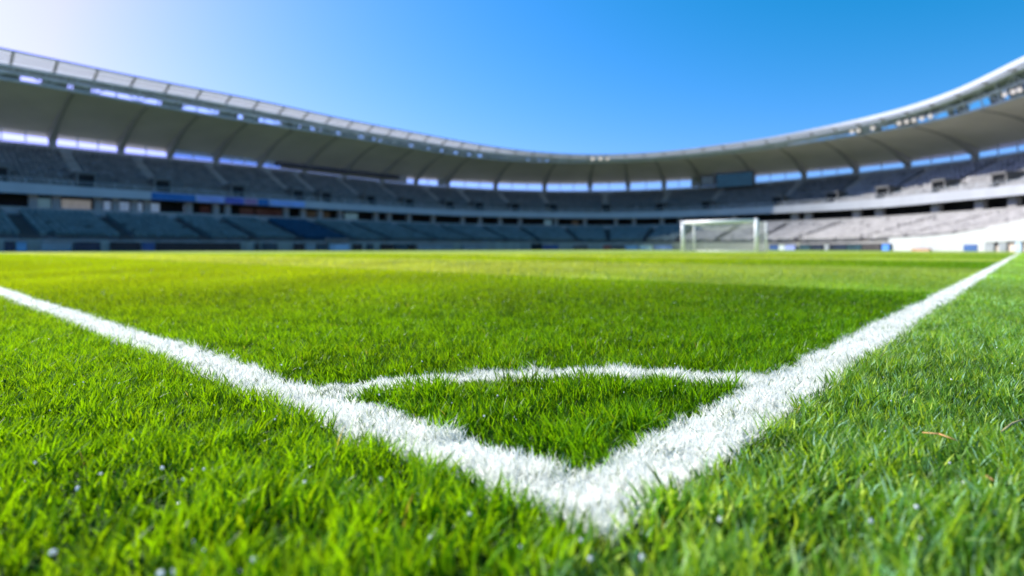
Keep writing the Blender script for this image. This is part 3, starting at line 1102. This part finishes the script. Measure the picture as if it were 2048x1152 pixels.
def strip_outline(c):
    """base coat of paint on the soil, as rough-edged strips"""
    vs, fs = [], []

    def ribbon(f, ts, w):
        n0 = len(vs)
        for t in ts:
            (x, y), (nx, ny) = f(t)
            j = lambda q: (noise.noise(Vector((x * 30 + q, y * 30, q))) * .012)
            e0, e1 = w / 2 + j(0) - .004, w / 2 + j(9) - .004
            vs.append((x - nx * e0, y - ny * e0, .004)); vs.append((x + nx * e1, y + ny * e1, .004))
        for k in range(len(ts) - 1):
            fs.append((n0 + 2 * k, n0 + 2 * k + 1, n0 + 2 * k + 3, n0 + 2 * k + 2))
    if c == 1:
        mid = (A_IN + A_OUT) / 2
        ribbon(lambda t: (ab(mid, t), (R.x, R.y)), list(np.r_[np.arange(B_OUT, 4, .02), np.arange(4, 45, .2)]), A_IN - A_OUT)
    if c == 2:
        mid = (B_IN + B_OUT) / 2
        ribbon(lambda t: (ab(t, mid), (L.x, L.y)), list(np.r_[np.arange(A_IN + .006, 4, .02), np.arange(4, A_END, .2)]), B_IN - B_OUT)
    if c == 3:
        lo, hi = math.asin((B_IN - B_OUT + .01) / ARC_R), math.acos((A_IN - A_OUT + .01) / ARC_R)

        def f(t):
            return ab(A_OUT + ARC_E * ARC_R * math.cos(t) ** (2 / ARC_P), B_OUT + ARC_R * math.sin(t) ** (2 / ARC_P)), (R.x * math.cos(t) + L.x * math.sin(t), R.y * math.cos(t) + L.y * math.sin(t))
        ribbon(f, list(np.linspace(lo, hi, 70)), ARC_W)
    return vs, fs


M['paint'] = mat('line_paint', (.78, .80, .75), .85, .15, var=.22, scale=140)
for c in (1, 2, 3):
    name, lab = LINE[c]
    vs, fs = strip_outline(c)
    mb = MB(); mb.add(vs, fs)
    base = mb.build(name, M['paint'])
    objs = []
    for data, sg in white[c]:
        X, Y, h, w, az, lean, bend, col = data
        n = len(X)
        if n == 0: continue
        rep = 3
        X, Y, h, w, az, lean, bend = [np.tile(q, rep) for q in (X, Y, h, w, az, lean, bend)]
        X = X + rng.normal(0, .003, len(X)); Y = Y + rng.normal(0, .003, len(X)); n = len(X)
        az = az + rng.normal(0, .6, n)
        col = np.ones((n, 3)) * (.88 + .10 * rng.random(n))[:, None] * np.array([.99, 1.0, .93])
        worn = vnoise(X + 60, Y + 60, 41, 34) * .6 + vnoise(X + 60, Y + 60, 42, 12) * .4
        h = .6 * h + .4 * .02 * (.7 + .6 * rng.random(n))
        stand = rng.random(n) < .05
        h = np.where(stand, h * 1.25, h); w = np.where(stand, w * 1.3, w)
        thin = rng.random(n) < np.clip((worn - .5) * .75, .02, .45)
        col[thin] = np.array([.34, .44, .20]) * (.5 + .5 * rng.random(thin.sum()))[:, None]
        bare = rng.random(n) < .012
        col[bare] = np.array([.10, .14, .05])
        objs.append(blade_mesh('paint_blades', X, Y, h * .84, w * .8, az, lean * 1.25, bend, col, sg, M['painted'], None))
    # one mesh per marking: paint on the soil + painted blades
    ctx = {'active_object': base, 'selected_editable_objects': [base] + objs, 'selected_objects': [base] + objs, 'object': base}
    with bpy.context.temp_override(**ctx):
        bpy.ops.object.join()
    base['kind'] = 'structure'; base['label'] = lab

# far goal line, seen edge on
mb = MB()
for k in range(44):
    b0, b1 = B_IN + k, B_IN + k + 1.0
    mb.add([(*ab(A_END - .12, b0), .03), (*ab(A_END - .12, b1), .03), (*ab(A_END, b1), .03), (*ab(A_END, b0), .03)], [(0, 1, 2, 3)])
o = mb.build('goal_line', M['paint']); o['kind'] = 'structure'

# ---- the pitch itself (soil and thatch below the blades, turf texture further away)
def pitch_mat():
    m = bpy.data.materials.new('turf')
    m.use_nodes = True
    nt = m.node_tree
    N_ = nt.nodes.new
    b = nt.nodes['Principled BSDF']
    b.inputs['Roughness'].default_value = .8
    b.inputs['Specular IOR Level'].default_value = .12
    geo = N_('ShaderNodeNewGeometry')

    def math_(op, a, bb=None):
        n = N_('ShaderNodeMath'); n.operation = op
        for i, v in enumerate((a, bb)):
            if v is None: continue
            if isinstance(v, (int, float)): n.inputs[i].default_value = v
            else: nt.links.new(v, n.inputs[i])
        return n.outputs[0]
    sep = N_('ShaderNodeSeparateXYZ'); nt.links.new(geo.outputs['Position'], sep.inputs[0])
    a = math_('ADD', math_('MULTIPLY', sep.outputs[0], R.x), math_('MULTIPLY', sep.outputs[1], R.y))
    bb = math_('ADD', math_('MULTIPLY', sep.outputs[0], L.x), math_('MULTIPLY', sep.outputs[1], L.y))
    # stripes
    n1 = N_('ShaderNodeTexNoise'); n1.inputs['Scale'].default_value = 1.3; n1.inputs['Detail'].default_value = 4
    nt.links.new(geo.outputs['Position'], n1.inputs['Vector'])
    aw = math_('ADD', a, math_('MULTIPLY', math_('SUBTRACT', n1.outputs['Fac'], .5), .5))
    ph = math_('DIVIDE', math_('SUBTRACT', aw, STR_EDGE), STR_W)
    sn = math_('SINE', math_('MULTIPLY', ph, math.pi))
    st = N_('ShaderNodeClamp'); st.inputs[1].default_value = 0; st.inputs[2].default_value = 1
    nt.links.new(math_('ADD', math_('MULTIPLY', sn, 3.0), .5), st.inputs[0])
    inside = math_('MULTIPLY', math_('GREATER_THAN', a, A_OUT), math_('GREATER_THAN', bb, B_OUT))
    stv = math_('ADD', math_('MULTIPLY', math_('SUBTRACT', st.outputs[0], .7), inside), .7)
    n2 = N_('ShaderNodeTexNoise'); n2.inputs['Scale'].default_value = 9; n2.inputs['Detail'].default_value = 8; n2.inputs['Roughness'].default_value = .7
    nt.links.new(geo.outputs['Position'], n2.inputs['Vector'])
    n3 = N_('ShaderNodeTexNoise'); n3.inputs['Scale'].default_value = .5; n3.inputs['Detail'].default_value = 5
    nt.links.new(geo.outputs['Position'], n3.inputs['Vector'])
    c1 = N_('ShaderNodeMixRGB'); nt.links.new(stv, c1.inputs[0])
    c1.inputs[1].default_value = (.20, .33, .012, 1); c1.inputs[2].default_value = (.40, .50, .15, 1)  # second colour carries the painted sheen of the light bands
    c2 = N_('ShaderNodeMixRGB'); c2.blend_type = 'MULTIPLY'; c2.inputs[0].default_value = 1
    cr = N_('ShaderNodeValToRGB')
    cr.color_ramp.elements[0].position = .3; cr.color_ramp.elements[0].color = (.55, .6, .5, 1)
    cr.color_ramp.elements[1].position = .7; cr.color_ramp.elements[1].color = (1.25, 1.2, 1.2, 1)
    nt.links.new(n2.outputs['Fac'], cr.inputs['Fac'])
    nt.links.new(c1.outputs[0], c2.inputs[1]); nt.links.new(cr.outputs[0], c2.inputs[2])
    c3 = N_('ShaderNodeMixRGB'); c3.blend_type = 'MULTIPLY'; c3.inputs[0].default_value = 1
    cr3 = N_('ShaderNodeValToRGB')
    cr3.color_ramp.elements[0].position = .35; cr3.color_ramp.elements[0].color = (.88, .92, .85, 1)
    cr3.color_ramp.elements[1].position = .65; cr3.color_ramp.elements[1].color = (1.12, 1.06, 1.05, 1)
    nt.links.new(n3.outputs['Fac'], cr3.inputs['Fac'])
    nt.links.new(c2.outputs[0], c3.inputs[1]); nt.links.new(cr3.outputs[0], c3.inputs[2])
    # bare thatch in the corner where single blades are modelled
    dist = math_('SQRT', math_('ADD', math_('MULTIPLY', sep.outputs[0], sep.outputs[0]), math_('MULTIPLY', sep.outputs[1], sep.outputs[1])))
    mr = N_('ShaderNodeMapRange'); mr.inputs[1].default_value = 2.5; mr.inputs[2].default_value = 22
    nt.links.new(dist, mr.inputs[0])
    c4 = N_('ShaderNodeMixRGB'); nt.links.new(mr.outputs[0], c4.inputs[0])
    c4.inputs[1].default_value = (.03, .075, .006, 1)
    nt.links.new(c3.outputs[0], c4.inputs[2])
    nt.links.new(c4.outputs[0], b.inputs['Base Color'])
    bp = N_('ShaderNodeBump'); bp.inputs['Strength'].default_value = .6; bp.inputs['Distance'].default_value = .03
    nt.links.new(n2.outputs['Fac'], bp.inputs['Height']); nt.links.new(bp.outputs[0], b.inputs['Normal'])
    return m


mb = MB()
mb.add([(-1500, -1500, -.03), (1500, -1500, -.03), (1500, 1500, -.03), (-1500, 1500, -.03)], [(0, 1, 2, 3)])
o = mb.build('ground', mat('paved_ground', (.20, .20, .195), .9, .2, var=.2, scale=.2)); o['kind'] = 'structure'
poly = [(RP[k] + N[k] * -12.7) for k in range(0, len(S), 4)]
poly += [np.array(ab(-45, -2.6)), np.array(ab(-45, 66))]
c0 = np.array(ab(30, 30))
mb = MB()
vs_ = [(c0[0], c0[1], 0)] + [(p[0], p[1], 0) for p in poly]
mb.add(vs_, [(0, k + 1, k) for k in range(1, len(poly))] + [(0, 1, len(poly))])
o = mb.build('pitch', pitch_mat()); o['kind'] = 'structure'
# ---- dew: small water drops on the blade tips
n = 900
X, Y = [], []
for y0, y1, k in ((.2, .6, 230), (.6, 1.3, 170), (1.3, 3, 150), (3, 6, 60)):
    x_, y_ = scatter(y0, y1, 4000); q = rng.permutation(len(x_))[:k]
    X.append(x_[q]); Y.append(y_[q])
X, Y = np.concatenate(X), np.concatenate(Y)
bm = bmesh.new(); bmesh.ops.create_icosphere(bm, subdivisions=2, radius=1)
bv = np.array([v.co[:] for v in bm.verts]); bf = [tuple(v.index for v in f.verts) for f in bm.faces]; bm.free()
mb = MB()
for x, y in zip(X, Y):
    r = random.uniform(.0006, .0017) if y > .62 or random.random() < .62 else random.uniform(.0016, .0029)
    c = np.array([x, y, random.uniform(.02, .036)])
    q = Vector((random.gauss(0, 1), random.gauss(0, 1), random.gauss(0, 1))).normalized().to_track_quat('Z', 'Y').to_matrix()
    A = np.array(q) @ np.diag([1, 1, random.uniform(.25, 1)])
    mb.add((bv * r) @ A.T + c, bf)
dm = bpy.data.materials.new('dew_water'); dm.use_nodes = True
b = dm.node_tree.nodes['Principled BSDF']
b.inputs['Base Color'].default_value = (.92, .95, 1, 1)
b.inputs['Roughness'].default_value = .15; b.inputs['Specular IOR Level'].default_value = .8
_nt = dm.node_tree
_t = _nt.nodes.new('ShaderNodeBsdfTranslucent'); _t.inputs['Color'].default_value = (1, 1, .98, 1)
_m = _nt.nodes.new('ShaderNodeMixShader'); _m.inputs[0].default_value = .4
_nt.links.new(b.outputs[0], _m.inputs[1]); _nt.links.new(_t.outputs[0], _m.inputs[2])
_nt.links.new(_m.outputs[0], _nt.nodes['Material Output'].inputs['Surface'])
dew = mb.build('dew_drops', dm, smooth=True)
tag(dew, 'tiny bright dew drops scattered over the grass blades', 'dew', kind='stuff')

# ---- dry stalks lying in the grass
def stalk(px, py, ex, ey, z, r, label, m):
    def gp(x, y, zz):
        d = (HC - zz) * F / (y - HZ); return Vector(((x - 1024) * d / F, d, zz))
    p0, p1 = gp(px, py, z), gp(ex, ey, z + .003)
    mid = p0.lerp(p1, .5) + Vector((0, 0, .003))
    mb = MB(); mb.tube(p0, mid, r * .7, r, 7); mb.tube(mid, p1, r, r * .6, 7)
    tag(mb.build('dry_stalk', m, loc=p0, smooth=True), label, 'dry stalk')


straw = mat('straw', (.52, .28, .11), .6, .3, var=.25, scale=60)
pale_straw = mat('pale_straw', (.50, .42, .22), .6, .3, var=.25, scale=60)
stalk(1845, 865, 1914, 881, .026, .0010, 'orange brown dry stalk lying flat on the grass right of the touchline', straw)
stalk(1962, 955, 1988, 962, .026, .0010, 'short brown dry stalk in the grass near the right edge', straw)
stalk(2000, 866, 2048, 838, .028, .0014, 'pale straw stalk leaning at the right edge of the grass', pale_straw)

# ------------------------------------------------------------------ light
SUN_AZ, SUN_EL = math.radians(-59), math.radians(38)
w = bpy.data.worlds.new('World'); sc.world = w
w.use_nodes = True
nt = w.node_tree
bg = nt.nodes['Background']
sky = nt.nodes.new('ShaderNodeTexSky')
sky.sky_type = 'NISHITA'; sky.sun_disc = False
sky.sun_elevation = SUN_EL; sky.sun_rotation = SUN_AZ
sky.air_density = 1.0; sky.dust_density = 0.55; sky.ozone_density = 3.0
sky.altitude = 0
geo_w = nt.nodes.new('ShaderNodeTexCoord')
lift = nt.nodes.new('ShaderNodeVectorMath'); lift.operation = 'ADD'; lift.inputs[1].default_value = (0, 0, .07)
nrm = nt.nodes.new('ShaderNodeVectorMath'); nrm.operation = 'NORMALIZE'
nt.links.new(geo_w.outputs['Generated'], lift.inputs[0]); nt.links.new(lift.outputs[0], nrm.inputs[0])
nt.links.new(nrm.outputs[0], sky.inputs['Vector'])
hs = nt.nodes.new('ShaderNodeHueSaturation'); hs.inputs['Saturation'].default_value = 1.18; hs.inputs['Hue'].default_value = .5
def vscale(src, k):
    n = nt.nodes.new('ShaderNodeVectorMath'); n.operation = 'SCALE'; n.inputs['Scale'].default_value = k
    nt.links.new(src, n.inputs[0]); return n.outputs[0]


gm = nt.nodes.new('ShaderNodeGamma'); gm.inputs['Gamma'].default_value = 1.4
nt.links.new(vscale(sky.outputs[0], 1 / 4.2), gm.inputs['Color'])
nt.links.new(vscale(gm.outputs[0], 4.2), hs.inputs['Color']); spl = nt.nodes.new('ShaderNodeSeparateColor'); cmb = nt.nodes.new('ShaderNodeCombineColor')
nt.links.new(hs.outputs[0], spl.inputs[0])
EXPO = .13 * 2 ** .75


def mth(op, a, b_):
    n = nt.nodes.new('ShaderNodeMath'); n.operation = op
    for k_, v in enumerate((a, b_)):
        if isinstance(v, (int, float)): n.inputs[k_].default_value = v
        else: nt.links.new(v, n.inputs[k_])
    return n.outputs[0]


green = mth('MULTIPLY', mth('POWER', mth('MULTIPLY', spl.outputs[1], EXPO / .807), .68), .66 / EXPO)
red = mth('SUBTRACT', mth('MULTIPLY', spl.outputs[0], 1.25), .045 / EXPO)
red = mth('MINIMUM', mth('MAXIMUM', red, .012 / EXPO), mth('MULTIPLY', green, .93))
nt.links.new(red, cmb.inputs[0]); nt.links.new(green, cmb.inputs[1])
nt.links.new(spl.outputs[2], cmb.inputs[2])
nt.links.new(cmb.outputs[0], bg.inputs['Color'])
bg.inputs['Strength'].default_value = .13
sun_d = bpy.data.lights.new('sun', 'SUN')
sun_d.energy = 4.6; sun_d.angle = math.radians(.53); sun_d.color = (1, .95, .87)
sun = bpy.data.objects.new('sun', sun_d); COL.objects.link(sun)
d = Vector((math.sin(SUN_AZ) * math.cos(SUN_EL), math.cos(SUN_AZ) * math.cos(SUN_EL), math.sin(SUN_EL)))
sun.location = d * 300
sun.rotation_euler = (-d).to_track_quat('-Z', 'Y').to_euler()

vs = sc.view_settings
vs.view_transform = 'Standard'; vs.look = 'None'; vs.exposure = 0.75; vs.gamma = 1.0
sc.cycles.use_denoising = True
sc.cycles.max_bounces = 10; sc.cycles.transparent_max_bounces = 12
